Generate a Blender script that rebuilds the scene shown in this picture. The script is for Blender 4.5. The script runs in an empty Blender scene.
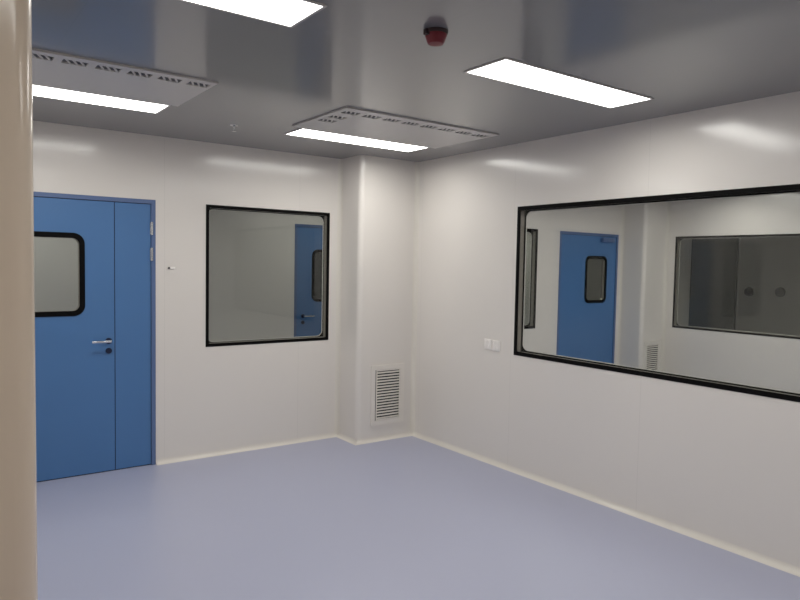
import bpy, bmesh, math
from math import pi, sin, cos, tan
from mathutils import Vector, Matrix

scn = bpy.context.scene
col = scn.collection
H = 2.58            # ceiling height

# ------------------------------------------------------------------ helpers
def lin(c):
    return tuple((x / 12.92 if x <= .04045 else ((x + .055) / 1.055) ** 2.4) for x in [v / 255 for v in c]) + (1,)

def new_mat(name):
    m = bpy.data.materials.new(name); m.use_nodes = True
    nt = m.node_tree; nt.nodes.clear()
    out = nt.nodes.new('ShaderNodeOutputMaterial')
    return m, nt, out

def paint(name, rgb, rough=.4, coat=0., coat_rough=.1, metallic=0., var=.03, scale=3., bump=0., bscale=60., spec=.5, seams=None):
    """painted / plastic surface with faint procedural tone variation, optional panel seams"""
    m, nt, out = new_mat(name)
    N = nt.nodes; L = nt.links
    b = N.new('ShaderNodeBsdfPrincipled')
    L.new(b.outputs[0], out.inputs[0])
    b.inputs['Roughness'].default_value = rough
    b.inputs['Metallic'].default_value = metallic
    b.inputs['Specular IOR Level'].default_value = spec
    b.inputs['Coat Weight'].default_value = coat
    b.inputs['Coat Roughness'].default_value = coat_rough
    geo = N.new('ShaderNodeNewGeometry')
    nz = N.new('ShaderNodeTexNoise'); nz.inputs['Scale'].default_value = scale; nz.inputs['Detail'].default_value = 3
    L.new(geo.outputs['Position'], nz.inputs['Vector'])
    mr = N.new('ShaderNodeMapRange'); mr.inputs['To Min'].default_value = 1 - var; mr.inputs['To Max'].default_value = 1 + var
    L.new(nz.outputs[0], mr.inputs['Value'])
    fac = mr.outputs[0]
    if seams:
        axis_specs, width, dark = seams
        sep = N.new('ShaderNodeSeparateXYZ'); L.new(geo.outputs['Position'], sep.inputs[0])
        for ax, period, off in axis_specs:
            s = N.new('ShaderNodeMath'); s.operation = 'SUBTRACT'; s.inputs[1].default_value = off
            L.new(sep.outputs[ax], s.inputs[0])
            pp = N.new('ShaderNodeMath'); pp.operation = 'PINGPONG'; pp.inputs[1].default_value = period / 2
            L.new(s.outputs[0], pp.inputs[0])
            lt = N.new('ShaderNodeMath'); lt.operation = 'LESS_THAN'; lt.inputs[1].default_value = width / 2
            L.new(pp.outputs[0], lt.inputs[0])
            ml = N.new('ShaderNodeMath'); ml.operation = 'MULTIPLY_ADD'; ml.inputs[1].default_value = -dark; ml.inputs[2].default_value = 1
            L.new(lt.outputs[0], ml.inputs[0])
            m2 = N.new('ShaderNodeMath'); m2.operation = 'MULTIPLY'
            L.new(fac, m2.inputs[0]); L.new(ml.outputs[0], m2.inputs[1]); fac = m2.outputs[0]
    mx = N.new('ShaderNodeVectorMath'); mx.operation = 'SCALE'
    mx.inputs[0].default_value = lin(rgb)[:3]
    L.new(fac, mx.inputs['Scale'])
    L.new(mx.outputs[0], b.inputs['Base Color'])
    if bump:
        n2 = N.new('ShaderNodeTexNoise'); n2.inputs['Scale'].default_value = bscale
        L.new(geo.outputs['Position'], n2.inputs['Vector'])
        bp = N.new('ShaderNodeBump'); bp.inputs['Strength'].default_value = bump; bp.inputs['Distance'].default_value = .01
        L.new(n2.outputs[0], bp.inputs['Height']); L.new(bp.outputs[0], b.inputs['Normal'])
        L.new(bp.outputs[0], b.inputs['Coat Normal'])
    return m

def glass(name, tint):
    m, nt, out = new_mat(name)
    N = nt.nodes; L = nt.links
    tr = N.new('ShaderNodeBsdfTransparent'); tr.inputs[0].default_value = tint + (1,)
    gl = N.new('ShaderNodeBsdfGlossy'); gl.inputs['Roughness'].default_value = .02
    lw = N.new('ShaderNodeLayerWeight'); lw.inputs[0].default_value = .5
    pw = N.new('ShaderNodeMath'); pw.operation = 'POWER'; pw.inputs[1].default_value = 5
    ma = N.new('ShaderNodeMath'); ma.operation = 'MULTIPLY_ADD'; ma.inputs[1].default_value = .9; ma.inputs[2].default_value = .02
    L.new(lw.outputs['Facing'], pw.inputs[0]); L.new(pw.outputs[0], ma.inputs[0])
    mx = N.new('ShaderNodeMixShader')
    L.new(ma.outputs[0], mx.inputs[0]); L.new(tr.outputs[0], mx.inputs[1]); L.new(gl.outputs[0], mx.inputs[2])
    L.new(mx.outputs[0], out.inputs[0])
    return m

def lamp_mat(name, rgb, strength):
    m, nt, out = new_mat(name)
    e = nt.nodes.new('ShaderNodeEmission'); e.inputs[0].default_value = rgb + (1,); e.inputs[1].default_value = strength
    nt.links.new(e.outputs[0], out.inputs[0])
    return m

M = {}
WALLC = (224, 219, 213)
M['wall'] = paint('wall_paint', WALLC, rough=.5, coat=1., coat_rough=.155, var=.012, scale=1.2, bump=.03, bscale=2.5,
                  seams=([(1, 1.18, -1.605), (0, 1.18, -2.23)], .003, .10))
M['column'] = paint('column_paint', WALLC, rough=.5, coat=1., coat_rough=.16, var=.015, scale=1.2)
M['pillar'] = paint('beige_pillar_paint', (212, 194, 172), rough=.5, coat=1., coat_rough=.16, var=.012, scale=1.2)
M['cove'] = paint('cove_trim', (222, 217, 208), rough=.4, coat=.5, coat_rough=.2, var=.01)
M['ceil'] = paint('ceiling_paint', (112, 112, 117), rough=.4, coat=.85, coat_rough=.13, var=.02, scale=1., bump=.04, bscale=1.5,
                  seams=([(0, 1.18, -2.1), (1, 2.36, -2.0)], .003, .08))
M['floor'] = paint('floor_vinyl', (170, 173, 195), rough=.4, coat=.25, coat_rough=.32, var=.03, scale=1.1, bump=.03, bscale=6)
M['skirt'] = paint('skirting_cream', (220, 215, 207), rough=.35, coat=.3, var=.03)
M['blue'] = paint('door_blue', (70, 115, 167), rough=.42, coat=.3, coat_rough=.25, var=.03, scale=2)
M['blue_frame'] = paint('door_frame_blue', (84, 106, 148), rough=.4, coat=.3, coat_rough=.2, var=.03)
M['gap'] = paint('dark_gap', (14, 30, 62), rough=.7)
M['black'] = paint('black_gasket', (6, 5, 5), rough=.7, var=.05, spec=.12)
M['alu'] = paint('aluminium', (158, 152, 144), rough=.4, metallic=.5, var=.02)
M['chrome'] = paint('satin_steel', (205, 208, 212), rough=.25, metallic=1., var=.02)
M['white'] = paint('white_plastic', (240, 236, 232), rough=.3, coat=.3, var=.01)
M['grille'] = paint('grille_paint', (224, 219, 212), rough=.4, var=.01)
M['dark'] = paint('dark_void', (18, 18, 19), rough=.8)
M['red'] = paint('red_plastic', (105, 3, 26), rough=.5, coat=.0, var=.02)
M['darkred'] = paint('dark_red_plastic', (32, 6, 12), rough=.4, var=.02)
M['vent'] = paint('vent_plate_paint', (190, 187, 184), rough=.4, coat=.3, coat_rough=.2, var=.01)
M['slot'] = paint('slot_shade', (70, 70, 74), rough=.7, var=.1)
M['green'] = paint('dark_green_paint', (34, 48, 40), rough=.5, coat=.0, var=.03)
M['glass'] = glass('window_glass', (.95, .955, .945))
M['lamp'] = lamp_mat('lamp_diffuser', (1., .985, .935), 6.5)
M['lamp2'] = lamp_mat('lamp_diffuser_next_room', (1., .985, .94), 6.5)
M['lamp3'] = lamp_mat('lamp_diffuser_corridor', (.98, 1., .94), 2.2)

def link(name, bm, mat, parent=None, smooth=False):
    bmesh.ops.recalc_face_normals(bm, faces=bm.faces)
    me = bpy.data.meshes.new(name); bm.to_mesh(me); bm.free()
    me.materials.append(mat)
    if smooth:
        for p in me.polygons: p.use_smooth = True
        try: me.set_sharp_from_angle(angle=math.radians(40))
        except Exception: pass
    o = bpy.data.objects.new(name, me); col.objects.link(o)
    if parent is not None: o.parent = parent
    return o

def empty(name, loc=(0, 0, 0)):
    o = bpy.data.objects.new(name, None); o.empty_display_size = .1
    o.location = loc; col.objects.link(o); return o

def tag(o, label, cat, group=None, kind=None):
    o['label'] = label; o['category'] = cat
    if group: o['group'] = group
    if kind: o['kind'] = kind
    return o

def box(bm, x0, y0, z0, x1, y1, z1, bev=0., seg=2):
    r = bmesh.ops.create_cube(bm, size=1)
    vs = r['verts']
    bmesh.ops.scale(bm, vec=(abs(x1 - x0), abs(y1 - y0), abs(z1 - z0)), verts=vs)
    bmesh.ops.translate(bm, vec=((x0 + x1) / 2, (y0 + y1) / 2, (z0 + z1) / 2), verts=vs)
    if bev:
        es = list({e for v in vs for e in v.link_edges})
        bmesh.ops.bevel(bm, geom=es, offset=bev, segments=seg, affect='EDGES', profile=.5)

def cyl(bm, p0, p1, r0, r1=None, seg=24):
    r1 = r0 if r1 is None else r1
    a, b = Vector(p0), Vector(p1); d = (b - a)
    q = d.normalized().to_track_quat('Z', 'Y').to_matrix()
    rings = []
    for c, r in ((a, r0), (b, r1)):
        rings.append([bm.verts.new(c + q @ Vector((r * cos(2 * pi * i / seg), r * sin(2 * pi * i / seg), 0))) for i in range(seg)])
    for i in range(seg):
        bm.faces.new((rings[0][i], rings[0][(i + 1) % seg], rings[1][(i + 1) % seg], rings[1][i]))
    bm.faces.new(rings[0][::-1]); bm.faces.new(rings[1])

def lathe(bm, c, prof, seg=32):
    """profile of (radius, z) swept round a vertical axis at c"""
    rings = []
    for r, z in prof:
        rings.append([bm.verts.new((c[0] + r * cos(2 * pi * i / seg), c[1] + r * sin(2 * pi * i / seg), c[2] + z)) for i in range(seg)])
    for k in range(len(rings) - 1):
        for i in range(seg):
            j = (i + 1) % seg
            bm.faces.new((rings[k][i], rings[k][j], rings[k + 1][j], rings[k + 1][i]))
    bm.faces.new(rings[0][::-1]); bm.faces.new(rings[-1])

# plane frames: map (u, v, w) -> world;  u along the wall, v up, w out of the wall towards the viewer
def back(y):  return lambda u, v, w: Vector((u, y - w, v))      # wall facing -y
def side(x):  return lambda u, v, w: Vector((x - w, u, v))      # wall facing -x
def flat(z):  return lambda u, v, w: Vector((u, v, z - w))      # ceiling facing down

def slab(bm, P, u0, u1, v0, v1, w0, w1, holes=()):
    """solid panel with rectangular through-holes, one clean manifold"""
    us = sorted({u0, u1} | {h[0] for h in holes} | {h[1] for h in holes})
    vs = sorted({v0, v1} | {h[2] for h in holes} | {h[3] for h in holes})
    us = [u for u in us if u0 <= u <= u1]; vs = [v for v in vs if v0 <= v <= v1]
    nu, nv = len(us) - 1, len(vs) - 1
    def solid(i, j):
        if i < 0 or j < 0 or i >= nu or j >= nv: return False
        cu, cv = (us[i] + us[i + 1]) / 2, (vs[j] + vs[j + 1]) / 2
        return not any(h[0] < cu < h[1] and h[2] < cv < h[3] for h in holes)
    cache = {}
    def V(i, j, k):
        if (i, j, k) not in cache: cache[i, j, k] = bm.verts.new(P(us[i], vs[j], (w0, w1)[k]))
        return cache[i, j, k]
    for i in range(nu):
        for j in range(nv):
            if not solid(i, j): continue
            for k in (0, 1):
                bm.faces.new((V(i, j, k), V(i + 1, j, k), V(i + 1, j + 1, k), V(i, j + 1, k)))
            if not solid(i - 1, j): bm.faces.new((V(i, j, 0), V(i, j + 1, 0), V(i, j + 1, 1), V(i, j, 1)))
            if not solid(i + 1, j): bm.faces.new((V(i + 1, j, 0), V(i + 1, j + 1, 0), V(i + 1, j + 1, 1), V(i + 1, j, 1)))
            if not solid(i, j - 1): bm.faces.new((V(i, j, 0), V(i + 1, j, 0), V(i + 1, j, 1), V(i, j, 1)))
            if not solid(i, j + 1): bm.faces.new((V(i, j + 1, 0), V(i + 1, j + 1, 0), V(i + 1, j + 1, 1), V(i, j + 1, 1)))

def rrect(u0, u1, v0, v1, r, n=8):
    pts = []
    r = max(r, 1e-4)
    for cu, cv, a0 in ((u1 - r, v1 - r, 0), (u0 + r, v1 - r, pi / 2), (u0 + r, v0 + r, pi), (u1 - r, v0 + r, 3 * pi / 2)):
        for k in range(n + 1):
            a = a0 + pi / 2 * k / n
            pts.append((cu + r * cos(a), cv + r * sin(a)))
    return pts

def ring(bm, P, rect, ro, width, ri, w0, w1):
    """frame between a rounded outer and a rounded inner rectangle"""
    u0, u1, v0, v1 = rect
    O = rrect(u0, u1, v0, v1, ro); I = rrect(u0 + width, u1 - width, v0 + width, v1 - width, ri)
    n = len(O); L = []
    for pts, w in ((O, w0), (I, w0), (I, w1), (O, w1)):
        L.append([bm.verts.new(P(a, b, w)) for a, b in pts])
    for k in range(4):
        A, B = L[k], L[(k + 1) % 4]
        for i in range(n):
            j = (i + 1) % n
            bm.faces.new((A[i], A[j], B[j], B[i]))

def plate(bm, P, rect, r, w0, w1):
    pts = rrect(*rect, r)
    A = [bm.verts.new(P(a, b, w0)) for a, b in pts]; B = [bm.verts.new(P(a, b, w1)) for a, b in pts]
    bm.faces.new(A); bm.faces.new(B[::-1])
    for i in range(len(pts)):
        j = (i + 1) % len(pts); bm.faces.new((A[i], A[j], B[j], B[i]))

def pbox(bm, P, u0, u1, v0, v1, w0, w1, bev=0.):
    c = [P(u, v, w) for u in (u0, u1) for v in (v0, v1) for w in (w0, w1)]
    lo = [min(p[i] for p in c) for i in range(3)]; hi = [max(p[i] for p in c) for i in range(3)]
    box(bm, *lo, *hi, bev=bev)

def cove(bm, path, z, up, r, n=6):
    """concave quarter-round swept along a wall line; the room lies on the LEFT of the path"""
    prof = [(0, 0), (0, r)] + [(r - r * cos(a), r - r * sin(a)) for a in [pi / 2 * k / n for k in range(1, n)]] + [(r, 0)]
    P2 = [Vector(p) for p in path]
    secs = []
    for i, p in enumerate(P2):
        nrm = []
        if i > 0: d = (p - P2[i - 1]).normalized(); nrm.append(Vector((-d.y, d.x)))
        if i < len(P2) - 1: d = (P2[i + 1] - p).normalized(); nrm.append(Vector((-d.y, d.x)))
        m = sum(nrm, Vector((0, 0))).normalized(); k = 1 / m.dot(nrm[0])
        secs.append([bm.verts.new((p.x + m.x * k * a, p.y + m.y * k * a, z + up * h)) for a, h in prof])
    for s, t in zip(secs, secs[1:]):
        for i in range(len(prof)):
            j = (i + 1) % len(prof); bm.faces.new((s[i], s[j], t[j], t[i]))
    bm.faces.new(secs[0]); bm.faces.new(secs[-1][::-1])

def vcove(bm, x, y, dx, dy, r, z0, z1, n=8):
    """vertical concave quarter-round in an inner corner opening towards (dx, dy)"""
    pts = [(x, y)] + [(x + dx * (r - r * sin(a)), y + dy * (r - r * cos(a))) for a in [pi / 2 * k / n for k in range(n + 1)]]
    A = [bm.verts.new((px, py, z0)) for px, py in pts]; B = [bm.verts.new((px, py, z1)) for px, py in pts]
    bm.faces.new(A); bm.faces.new(B[::-1])
    for i in range(len(pts)):
        j = (i + 1) % len(pts); bm.faces.new((A[i], A[j], B[j], B[i]))

def footprint(bm, pts, z0, z1):
    A = [bm.verts.new((px, py, z0)) for px, py in pts]; B = [bm.verts.new((px, py, z1)) for px, py in pts]
    bm.faces.new(A); bm.faces.new(B[::-1])
    for i in range(len(pts)):
        j = (i + 1) % len(pts); bm.faces.new((A[i], A[j], B[j], B[i]))

def column_bm(x0, x1, y0, y1, rounded, r=.05, n=8):
    """rectangular column, outer corners listed in `rounded` are quarter-round"""
    pts = []
    for key, cx, cy, a0 in (('ne', x1, y1, 0), ('nw', x0, y1, pi / 2), ('sw', x0, y0, pi), ('se', x1, y0, 3 * pi / 2)):
        if key in rounded:
            ox = cx - r if 'e' in key else cx + r; oy = cy - r if 'n' in key else cy + r
            for k in range(n + 1):
                a = a0 + pi / 2 * k / n; pts.append((ox + r * cos(a), oy + r * sin(a)))
        else: pts.append((cx, cy))
    bm = bmesh.new(); footprint(bm, pts, 0, H); return bm

# ------------------------------------------------------------------ measures of the place
XL, XR = -4.16, 0.0            # this room
X2, X3 = 4.10, 6.65            # next room's far wall, third room's far wall
YF = -6.0                      # wall behind the camera
T = .06                        # panel thickness
CD, CW = .34, .629             # corner column depth and width
W1 = (-1.899, -.743, .913, 2.080)      # window in the back wall
W2 = (.90, 2.03, .905, 2.060)          # narrow view of the next room's back window
W3 = (-4.05, -1.640, .924, 2.089)      # wide window in the right wall (y range)
W4 = (-3.0, -.465, .875, 2.045)        # window on the next room's far wall
D1 = (-3.53, -2.300, 0, 2.086)
D2 = (2.415, 3.545, 0, 2.058)
D3 = (-.18, 1.02, 0, 2.080)
D4 = (5.27, 6.60, 0, 2.25)
YC = 1.8                       # corridor's far wall

def struct(name, bm, mat, label, cat, smooth=False):
    o = link(name, bm, mat, None, smooth); return tag(o, label, cat, kind='structure')

g = .012  # how far a window ring overlaps its opening
def opening(w): return (w[0] + g, w[1] - g, w[2] + g, w[3] - g)

# floor and ceiling
bm = bmesh.new(); box(bm, XL - T, YF - T, -.1, X3 + T, YC + T, 0); struct('floor', bm, M['floor'], 'pale blue-grey seamless vinyl floor', 'floor')
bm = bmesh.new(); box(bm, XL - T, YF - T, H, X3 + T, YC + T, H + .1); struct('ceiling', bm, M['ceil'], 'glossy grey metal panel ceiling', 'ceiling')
# walls
bm = bmesh.new(); slab(bm, back(0), XL - T, X3 + T, 0, H, 0, -T, holes=[opening(W1), opening(W2), (D1[0], D1[1], -1e-9, D1[3]), (D2[0], D2[1], -1e-9, D2[3]), (D4[0], D4[1], -1e-9, D4[3])][0:5])
struct('wall_back', bm, M['wall'], 'pale warm-grey panel wall with the blue double door', 'wall')
bm = bmesh.new(); slab(bm, side(0), YF, 0, 0, H, 0, -T, holes=[opening(W3)])
struct('wall_right', bm, M['wall'], 'pale warm-grey panel wall with the wide black-edged window', 'wall')
bm = bmesh.new(); slab(bm, side(X2), YF, 0, 0, H, 0, -T, holes=[opening(W4)])
struct('wall_far_right', bm, M['wall'], 'grey wall of the next room holding the dark window, seen through the wide window', 'wall')
bm = bmesh.new(); slab(bm, side(X3), YF, 0, 0, H, 0, -T)
struct('wall_outer_right', bm, M['wall'], 'dim grey wall with two dark round spots, seen through both windows', 'wall')
bm = bmesh.new(); box(bm, XL - T, YF - T, 0, X3 + T, YF, H); struct('wall_front', bm, M['wall'], 'plain panel wall behind the viewer', 'wall')
bm = bmesh.new(); box(bm, XL - T, YF, 0, XL, 0, H); struct('wall_left', bm, M['wall'], 'plain panel wall behind the near rounded pillar', 'wall')
bm = bmesh.new(); slab(bm, back(YC), XL - T, X3 + T, 0, H, 0, -T, holes=[(D3[0], D3[1], -1e-9, D3[3])])
struct('wall_corridor', bm, M['wall'], 'dim grey corridor wall seen through the back window', 'wall')
bm = bmesh.new(); box(bm, XL - T, T, 0, XL, YC, H); struct('wall_corridor_left', bm, M['wall'], 'end wall of the corridor on the left', 'wall')
bm = bmesh.new(); box(bm, X3, T, 0, X3 + T, YC, H); struct('wall_corridor_right', bm, M['wall'], 'end wall of the corridor on the right', 'wall')

# columns
struct('wall_corner_column', column_bm(-CW, 0, -CD, 0, ('sw',)), M['column'],
       'boxed-out grey corner column with rounded edge and the low louvred grille', 'column', True)
struct('wall_corner_column', column_bm(X2 - .475, X2, -CD, 0, ('sw',)), M['column'],
       'boxed-out corner column of the next room, seen through the wide window', 'column', True)
struct('wall_near_pillar', column_bm(XL, -3.606, -3.755, -3.755 + CD, ('se', 'ne')), M['pillar'],
       'near rounded beige pillar filling the left edge of the photo', 'column', True)

# coved skirting
def skirting(name, path, label):
    bm = bmesh.new(); cove(bm, path, 0, 1, .036)
    return struct(name, bm, M['skirt'], label, 'skirting', True)
skirting('baseboard_right', [(0, YF), (0, -CD)], 'cream coved skirting along the wide-window wall')
skirting('baseboard_back', [(0, -CD), (-CW, -CD), (-CW, 0), (D1[1] + .001, 0)], 'cream coved skirting round the corner column and under the back window')
skirting('baseboard_left', [(D1[0] - .001, 0), (XL, 0), (XL, -3.755 + CD)], 'cream coved skirting left of the blue double door')
skirting('baseboard_far_back', [(X2, -CD), (X2 - .475, -CD), (X2 - .475, 0), (D2[1] + .001, 0)], 'cream coved skirting of the next room by its column')
skirting('baseboard_far_right', [(X2, YF), (X2, -CD)], 'cream coved skirting under the dark window of the next room')
skirting('baseboard_corridor', [(D3[0] - .001, YC), (XL, YC)], 'cream coved skirting in the corridor')
# rounded trims in the inner corners
for i, (x, y, dx, dy, lab) in enumerate([(-CW, 0, -1, -1, 'vertical rounded trim between back window wall and corner column'),
                                    (0, -CD, -1, -1, 'vertical rounded trim in the corner beside the wide-window wall'),
                                    (X2 - .475, 0, -1, -1, 'vertical rounded trim between the next room\'s blue door and its column'),
                                    (X2, -CD, -1, -1, 'vertical rounded trim in the far corner of the next room')]):
    bm = bmesh.new(); vcove(bm, x, y, dx, dy, .035, .036, H)
    struct('trim_%d' % (i + 1), bm, M['cove'], lab, 'corner trim', True)

# ------------------------------------------------------------------ windows
def window(name, P, w, label, depth=T, gw=.031):
    root = empty(name, P((w[0] + w[1]) / 2, w[2], 0)); tag(root, label, 'window', kind='structure')
    inv = Matrix.Translation(-root.location)
    def part(nm, bm, mat, smooth=False):
        bmesh.ops.transform(bm, matrix=inv, verts=bm.verts); return link(nm, bm, mat, root, smooth)
    bm = bmesh.new(); ring(bm, P, w, .001, gw, .012, -.002, .003); part('black_gasket', bm, M['black'])
    bm = bmesh.new(); ring(bm, P, w, .001, gw + .005, .055, -depth - .003, -depth + .002); part('black_gasket', bm, M['black'])
    o = opening(w)
    bm = bmesh.new(); ring(bm, P, o, .001, .014, .004, -depth + .008, -.010); part('metal_reveal', bm, M['alu'], True)
    e = gw + .005; bm = bmesh.new(); ring(bm, P, (w[0] + e, w[1] - e, w[2] + e, w[3] - e), .055, .006, .049, -depth - .003, -depth + .0023); part('glazing_bead', bm, M['white'], True)
    bm = bmesh.new(); plate(bm, P, (o[0], o[1], o[2], o[3]), .002, -.0075, -.0025); part('glass_pane', bm, M['glass'])
    bm = bmesh.new(); plate(bm, P, (o[0], o[1], o[2], o[3]), .002, -depth + .0025, -depth + .0075); part('glass_pane', bm, M['glass'])
    return root
window('window_1', back(0), W1, 'nearly square black-edged window in the back wall beside the blue double door', gw=.026)
window('window_2', side(0), W3, 'wide black-edged window in the right wall looking into the next room')
window('window_3', back(0), W2, 'narrow slice of black-edged window at the left edge inside the wide window')
window('window_4', side(X2), W4, 'dark wide window on the next room\'s far wall, seen through the wide window', gw=.021)

# ------------------------------------------------------------------ doors
def door(name, P, D, leaves, vis, label, hinges=(), handle=None, closer=None, depth=T, fw=.032):
    """leaves: list of (u0,u1); vis: (leaf index, rect) vision panel; handle: (leaf, spindle u, tip u, z)"""
    root = empty(name, P((D[0] + D[1]) / 2, 0, 0)); tag(root, label, 'door', kind='structure')
    inv = Matrix.Translation(-root.location)
    def part(nm, bm, mat, par=None, smooth=False):
        bmesh.ops.transform(bm, matrix=inv, verts=bm.verts); return link(nm, bm, mat, par or root, smooth)
    bm = bmesh.new()
    # three-sided frame
    slab(bm, P, D[0], D[1], 0, D[3], .004, -depth, holes=[(D[0] + fw, D[1] - fw, -1, D[3] - fw)])
    u0, u1, top = D[0] + fw, D[1] - fw, D[3] - fw
    bm.free(); bm = bmesh.new()
    slab(bm, P, D[0], D[0] + fw, 0, D[3], .004, -depth)
    slab(bm, P, D[1] - fw, D[1], 0, D[3], .004, -depth)
    slab(bm, P, D[0] + fw, D[1] - fw, D[3] - fw, D[3], .004, -depth)
    part('door_frame', bm, M['blue_frame'])
    objs = []
    for i, (a, b) in enumerate(leaves):
        bm = bmesh.new(); hole = []
        if vis[0] == i:
            r = vis[1]; hole = [(r[0] + .024, r[1] - .024, r[2] + .024, r[3] - .024)]
        slab(bm, P, a + .003, b - .003, .008, top - .004, -.006, -.048, holes=hole)
        leaf = part('door_leaf', bm, M['blue']); objs.append(leaf)
        if hole:
            r = vis[1]; h = hole[0]
            for w0, w1 in ((-.0062, -.001), (-.053, -.0478)):
                bm = bmesh.new(); ring(bm, P, r, .079, .037, .048, w0, w1); part('black_gasket', bm, M['black'], leaf, True)
            bm = bmesh.new(); ring(bm, P, h, .001, .016, .045, -.044, -.012); part('metal_reveal', bm, M['alu'], leaf, True)
            for w0 in (-.011, -.047):
                bm = bmesh.new(); plate(bm, P, h, .002, w0, w0 + .004); part('glass_pane', bm, M['glass'], leaf)
    # navy-black strips stand in for the shade in the door gaps
    bm = bmesh.new()
    for i in range(len(leaves) - 1): pbox(bm, P, leaves[i][1] - .0028, leaves[i][1] + .0028, .008, top - .004, -.044, -.009)
    pbox(bm, P, u0, u1, top - .0038, top, -.044, -.012)
    pbox(bm, P, u0, u1, .0, .0075, -.044, -.012)
    part('gap_shade_strip', bm, M['gap'])
    for hu, hz, li in hinges:
        bm = bmesh.new(); cyl(bm, P(hu, hz - .05, .007), P(hu, hz + .05, .007), .0085, seg=14)
        pbox(bm, P, hu - .012, hu + .012, hz - .048, hz + .048, -.0055, .002)
        part('hinge', bm, M['chrome'], objs[li], True)
    if handle:
        li, su, tu, hz = handle
        bm = bmesh.new()
        cyl(bm, P(su, hz, 0), P(su, hz, .048), .010, seg=16)
        s = 1 if tu > su else -1
        pbox(bm, P, min(su - s * .010, tu), max(su - s * .010, tu), hz - .009, hz + .009, .040, .054, bev=.005)
        part('lever_handle', bm, M['chrome'], objs[li], True)
        bm = bmesh.new(); cyl(bm, P(su, hz, -.0068), P(su, hz, .001), .0235, seg=24); cyl(bm, P(su, hz - .075, -.007), P(su, hz - .075, .002), .022, seg=24)
        part('lock_cover', bm, M['gap'], objs[li], True)
    if closer:
        li, a, b, z = closer
        bm = bmesh.new(); pbox(bm, P, a, b, z, z + .05, -.006, .04, bev=.006)
        part('door_closer', bm, M['blue_frame'], objs[li], True)
    return root
door('door_1', back(0), D1, [(D1[0] + .032, -2.600), (-2.600, D1[1] - .032)], (0, (-3.31, -2.807, 1.198, 1.808)),
     'blue double door with rounded black-edged vision panel and lever handle',
     hinges=[(-2.328, 1.865, 1), (-2.328, 1.665, 1), (-3.502, 1.865, 0)], handle=(0, -2.645, -2.772, 1.003))
door('door_2', back(0), D2, [(D2[0] + .032, D2[1] - .032)], (0, (2.908, 3.335, 1.18, 1.775)),
     'blue door with small rounded vision panel, seen through the wide window',
     closer=(0, 3.19, 3.43, 1.955))
door('door_3', back(YC), D3, [(D3[0] + .032, D3[1] - .032)], (0, (.055, .56, 1.15, 1.785)),
     'blue corridor door seen through the square back window', handle=(0, -.06, .07, .98))
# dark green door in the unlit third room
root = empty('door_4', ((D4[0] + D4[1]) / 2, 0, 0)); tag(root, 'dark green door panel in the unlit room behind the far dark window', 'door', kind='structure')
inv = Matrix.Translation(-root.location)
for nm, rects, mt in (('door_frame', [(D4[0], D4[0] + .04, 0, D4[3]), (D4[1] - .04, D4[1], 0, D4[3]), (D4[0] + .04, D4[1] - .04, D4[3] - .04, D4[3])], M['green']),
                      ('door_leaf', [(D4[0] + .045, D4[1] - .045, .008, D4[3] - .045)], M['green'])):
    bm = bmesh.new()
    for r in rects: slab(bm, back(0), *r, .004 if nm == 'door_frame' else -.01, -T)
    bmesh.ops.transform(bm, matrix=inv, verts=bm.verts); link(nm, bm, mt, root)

# ------------------------------------------------------------------ ceiling lights
def light(cx, cy, label, mat, group=None, lx=1.14, ly=.27, watts=8):
    root = empty('ceiling_light', (cx, cy, H)); tag(root, label, 'ceiling light', group)
    P = flat(0)
    bm = bmesh.new(); ring(bm, P, (-lx / 2 - .012, lx / 2 + .012, -ly / 2 - .012, ly / 2 + .012), .002, .0125, .001, 0, .005)
    link('light_frame', bm, M['vent'], root)
    bm = bmesh.new(); pbox(bm, P, -lx / 2 + .001, lx / 2 - .001, -ly / 2 + .001, ly / 2 - .001, .001, .0045)
    link('diffuser', bm, mat, root)
    # the lamp itself: a beam narrower than a bare diffuser, as prismatic panels give
    ld = bpy.data.lights.new('panel_lamp', 'AREA'); ld.shape = 'RECTANGLE'; ld.size = lx - .01; ld.size_y = ly - .01
    ld.energy = watts; ld.color = mat.node_tree.nodes['Emission'].inputs[0].default_value[:3]; ld.spread = math.radians(172)
    lo = bpy.data.objects.new('panel_lamp', ld); lo.location = (0, 0, -.0055); col.objects.link(lo); lo.parent = root
    return root
XA, XB = -3.14, -1.005
light(XB + .01, -.895, 'lit ceiling panel light beside the slotted vent nearest the back corner', M['lamp'])
light(XA + .035, -.975, 'lit ceiling panel light in front of the blue double door, partly behind the pillar', M['lamp'])
light(XB - .02, -2.95, 'lit ceiling panel light nearest the wide-window wall, right of the red alarm', M['lamp'])
light(XA, -2.975, 'lit ceiling panel light cut by the top edge of the photo', M['lamp'])
light(XA, -4.97, 'lit ceiling panel light out of view above the viewer', M['lamp'], watts=3)
light(XB, -4.97, 'lit ceiling panel light out of view behind, nearer the right wall', M['lamp'])
for k, (x, y, w) in enumerate([(1.0, -.95, 'back left'), (3.1, -1.4, 'back right'), (1.0, -3.0, 'middle left'), (3.1, -3.0, 'middle right'), (2.05, -5.0, 'front')]):
    light(x, y, 'next room\'s ceiling light hidden above the wide window, %s' % w, M['lamp2'], watts=8)
light(5.4, -4.4, 'added fill lamp brightening the third room, out of view', M['lamp3'], watts=7)  # added lamp, only there to lift the third room's far wall
light(.1, .95, 'corridor ceiling light near the corridor\'s blue door', M['lamp3'], watts=5.5)
light(-3.1, .95, 'corridor ceiling light behind the blue double door', M['lamp3'])
light(3.4, .95, 'corridor ceiling light behind the next room\'s door', M['lamp3'])

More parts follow.
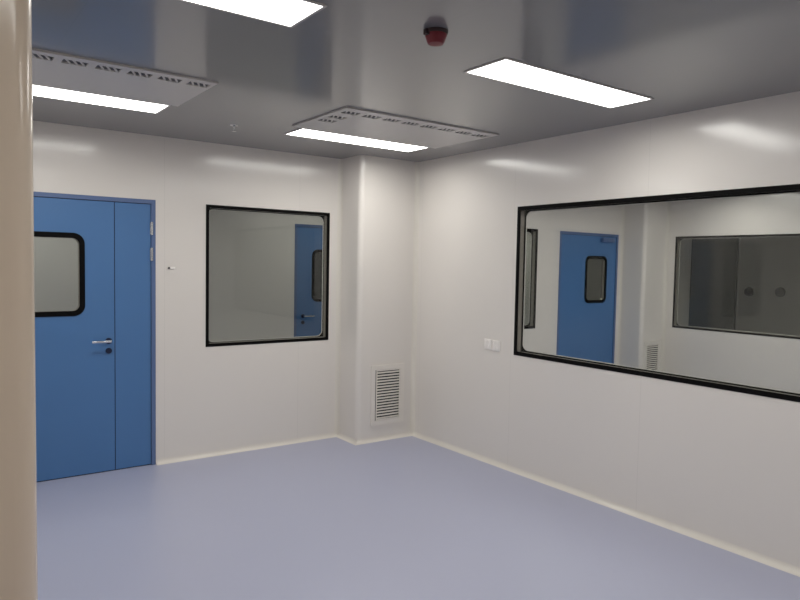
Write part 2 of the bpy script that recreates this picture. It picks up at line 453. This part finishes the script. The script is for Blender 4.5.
# ------------------------------------------------------------------ slotted air panels in the ceiling
def air_panel(x0, x1, y0, y1, slots, label):
    root = empty('ceiling_vent', ((x0 + x1) / 2, (y0 + y1) / 2, H)); tag(root, label, 'ceiling vent', 'slotted air panels beside the lights')
    cx, cy = root.location.x, root.location.y
    P = flat(0); sw, sh = .112, .074
    holes = [(sx - cx - sw / 2, sx - cx + sw / 2, sy - cy - sh / 2, sy - cy + sh / 2) for sx, sy in slots]
    bm = bmesh.new(); slab(bm, P, x0 - cx, x1 - cx, y0 - cy, y1 - cy, 0, .010, holes=holes)
    for h in holes:
        # three slanting louvre bars across each slot
        for k in range(3):
            u = h[0] + (k + .75) * sw / 3.5
            vs = []
            for w in (.0042, .0085):
                for du, v in ((-.020, h[2]), (-.009, h[2]), (.023, h[3]), (.012, h[3])):
                    uu = min(max(u + du, h[0]), h[1]); vs.append(bm.verts.new(P(uu, v, w)))
            a, b = vs[:4], vs[4:]
            bm.faces.new(a); bm.faces.new(b[::-1])
            for i in range(4): bm.faces.new((a[i], a[(i + 1) % 4], b[(i + 1) % 4], b[i]))
    link('vent_plate', bm, M['vent'], root)
    for h in holes:
        bm = bmesh.new(); pbox(bm, P, h[0] + .0005, h[1] - .0005, h[2] + .0005, h[3] - .0005, .0, .0035)
        link('air_slot', bm, M['slot'], root)
    return root
row = -1.715
air_panel(-1.67, -.38, -1.80, -1.07, [(-1.575 + .158 * k, -1.695) for k in range(8)] + [(-1.575, -1.535), (-1.575, -1.40)],
          'slotted white air panel beside the light at the back corner')
air_panel(-3.83, -2.49, -1.825, -1.15, [(-2.565 - .152 * k, row - .02) for k in range(8)] + [(-3.72, row + .14), (-3.72, row + .28)],
          'slotted white air panel partly hidden by the near pillar')

# ------------------------------------------------------------------ small fittings
root = empty('fire_alarm', (-2.07, -3.16, H)); tag(root, 'small dark red round alarm on the ceiling left of the panel light', 'alarm')
bm = bmesh.new(); lathe(bm, (0, 0, 0), [(.050, 0), (.050, -.010), (.047, -.014)], 32); link('mounting_base', bm, M['darkred'], root, True)
bm = bmesh.new(); lathe(bm, (0, 0, 0), [(.045, -.014), (.044, -.022), (.036, -.044), (.031, -.052), (.012, -.054)], 32); link('alarm_body', bm, M['red'], root, True)
bm = bmesh.new(); box(bm, -.058, -.012, -.024, -.040, .012, -.002, bev=.003); link('side_clip', bm, M['darkred'], root)

root = empty('sprinkler_head', (-1.985, -.80, H)); tag(root, 'tiny metal sprinkler head on the ceiling between the two back lights', 'sprinkler')
bm = bmesh.new(); lathe(bm, (0, 0, 0), [(.030, 0), (.029, -.004), (.012, -.008)], 24); link('ceiling_plate', bm, M['chrome'], root, True)
bm = bmesh.new()
lathe(bm, (0, 0, 0), [(.008, -.006), (.008, -.02), (.005, -.024)], 16)
for s in (-1, 1): cyl(bm, (s * .008, 0, -.018), (s * .003, 0, -.042), .002, seg=8)
lathe(bm, (0, 0, -.042), [(.016, 0), (.016, -.002)], 20)
link('spray_nozzle', bm, M['chrome'], root, True)

def grille(name, P, rect, label, n=17):
    u0, u1, v0, v1 = rect
    root = empty(name, P((u0 + u1) / 2, v0, 0)); tag(root, label, 'air grille', 'low louvred return grilles')
    inv = Matrix.Translation(-root.location)
    def part(nm, bm, mat, smooth=False):
        bmesh.ops.transform(bm, matrix=inv, verts=bm.verts); return link(nm, bm, mat, root, smooth)
    f = .042
    bm = bmesh.new(); ring(bm, P, rect, .003, f, .001, .0005, .012)
    part('grille_frame', bm, M['grille'])
    bm = bmesh.new(); pbox(bm, P, u0 + f - .001, u1 - f + .001, v0 + f - .001, v1 - f + .001, .0003, .001); part('shade_backing', bm, M['dark'])  # near-black sheet stands in for the shaded hollow behind the louvres
    bm = bmesh.new(); ring(bm, P, (u0 + f + .010, u1 - f - .002, v0 + f + .002, v1 - f - .002), .001, .010, .001, .0035, .0125)
    part('inner_frame', bm, M['grille'])
    a, b = u0 + f + .020, u1 - f - .010
    bm = bmesh.new(); step = (v1 - v0 - 2 * f - .024) / n
    for k in range(n):
        z = v0 + f + .012 + (k + .5) * step
        pts = [(z + step * .16, .003), (z + step * .04, .002), (z - step * .36, .0105), (z - step * .34, .0125), (z - step * .16, .0125)]
        A = [bm.verts.new(P(a, zz, w)) for zz, w in pts]; B = [bm.verts.new(P(b, zz, w)) for zz, w in pts]
        bm.faces.new(A); bm.faces.new(B[::-1])
        for i in range(5): bm.faces.new((A[i], A[(i + 1) % 5], B[(i + 1) % 5], B[i]))
    part('louvres', bm, M['grille'])
    return root
grille('air_grille', back(-CD), (-.487, -.120, .145, .697), 'white louvred return grille low on the corner column')
grille('air_grille', back(-CD), (X2 - .42, X2 - .06, .145, .690), 'louvred grille on the next room\'s column, seen through the wide window')

def switch(yc, zc, label):
    root = empty('wall_switch', (0, yc, zc)); tag(root, label, 'switch', 'light switches by the wide window')
    P = side(0)
    bm = bmesh.new(); pbox(bm, P, -.043, .043, -.043, .043, 0, .009, bev=.003); link('face_plate', bm, M['white'], root, False)
    bm = bmesh.new()
    for s in (-1, 1): pbox(bm, P, s * .016 - .0145, s * .016 + .0145, -.030, .030, .0085, .0125, bev=.0015)
    link('rocker', bm, M['white'], root)
    return root
switch(-1.350, .978, 'left white wall switch below and left of the wide window')
switch(-1.446, .974, 'right white wall switch, the one nearer the wide window')

# tiny fitting on the back wall between the door and the window
root = empty('wall_socket_stub', (-2.185, 0, 1.559)); root.name = 'wall_fitting'
tag(root, 'tiny dark-holed white fitting on the wall between the blue double door and square window', 'wall fitting')
P = back(0)
bm = bmesh.new(); pbox(bm, P, -.004, .036, -.010, .010, 0, .006, bev=.002); link('white_tab', bm, M['white'], root)
bm = bmesh.new(); cyl(bm, (-.012, 0, 0), (-.012, -.009, 0), .008, seg=16); link('dark_plug', bm, M['slot'], root, True)

# two dark round gauges on the third room's wall
for y, z, lab in ((-.17, 1.30, 'dark round spot on the far dim wall, the left one of two'), (-.63, 1.315, 'dark round spot on the far dim wall, the right one of two')):
    root = empty('wall_gauge', (X3, y, z)); tag(root, lab, 'gauge', 'round gauges on the far dim wall')
    bm = bmesh.new(); cyl(bm, (0, 0, 0), (-.03, 0, 0), .072, .066, seg=32); link('gauge_body', bm, M['black'], root, True)
    bm = bmesh.new(); cyl(bm, (-.029, 0, 0), (-.033, 0, 0), .05, .05, seg=32); link('gauge_dial', bm, M['black'], root, True)

# ------------------------------------------------------------------ world, camera, view
w = bpy.data.worlds.new('world'); scn.world = w; w.use_nodes = True
w.node_tree.nodes['Background'].inputs[0].default_value = (.02, .02, .02, 1)
w.node_tree.nodes['Background'].inputs[1].default_value = 1.

yaw, pitch, roll = .6285827, -.0531143, .0185630
F = Vector((sin(yaw) * cos(pitch), cos(yaw) * cos(pitch), sin(pitch)))
R0 = Vector((cos(yaw), -sin(yaw), 0)); U0 = R0.cross(F)
R = cos(roll) * R0 + sin(roll) * U0; U = -sin(roll) * R0 + cos(roll) * U0
cam = bpy.data.cameras.new('camera'); co = bpy.data.objects.new('camera', cam); col.objects.link(co)
m = Matrix((R, U, -F)).transposed().to_4x4(); m.translation = Vector((-3.81244, -5.34019, 1.62))
co.matrix_world = m
cam.sensor_width = 36; cam.sensor_fit = 'HORIZONTAL'; cam.lens = 665.43 / 800 * 36
cam.clip_start = .05; cam.clip_end = 60
scn.camera = co

scn.view_settings.view_transform = 'Standard'; scn.view_settings.look = 'None'
scn.view_settings.gamma = 1; scn.view_settings.use_curve_mapping = False
scn.view_settings.exposure = 0
scn.cycles.use_denoising = True
scn.cycles.max_bounces = 12; scn.cycles.diffuse_bounces = 6; scn.cycles.transparent_max_bounces = 16
scn.cycles.sample_clamp_indirect = 4
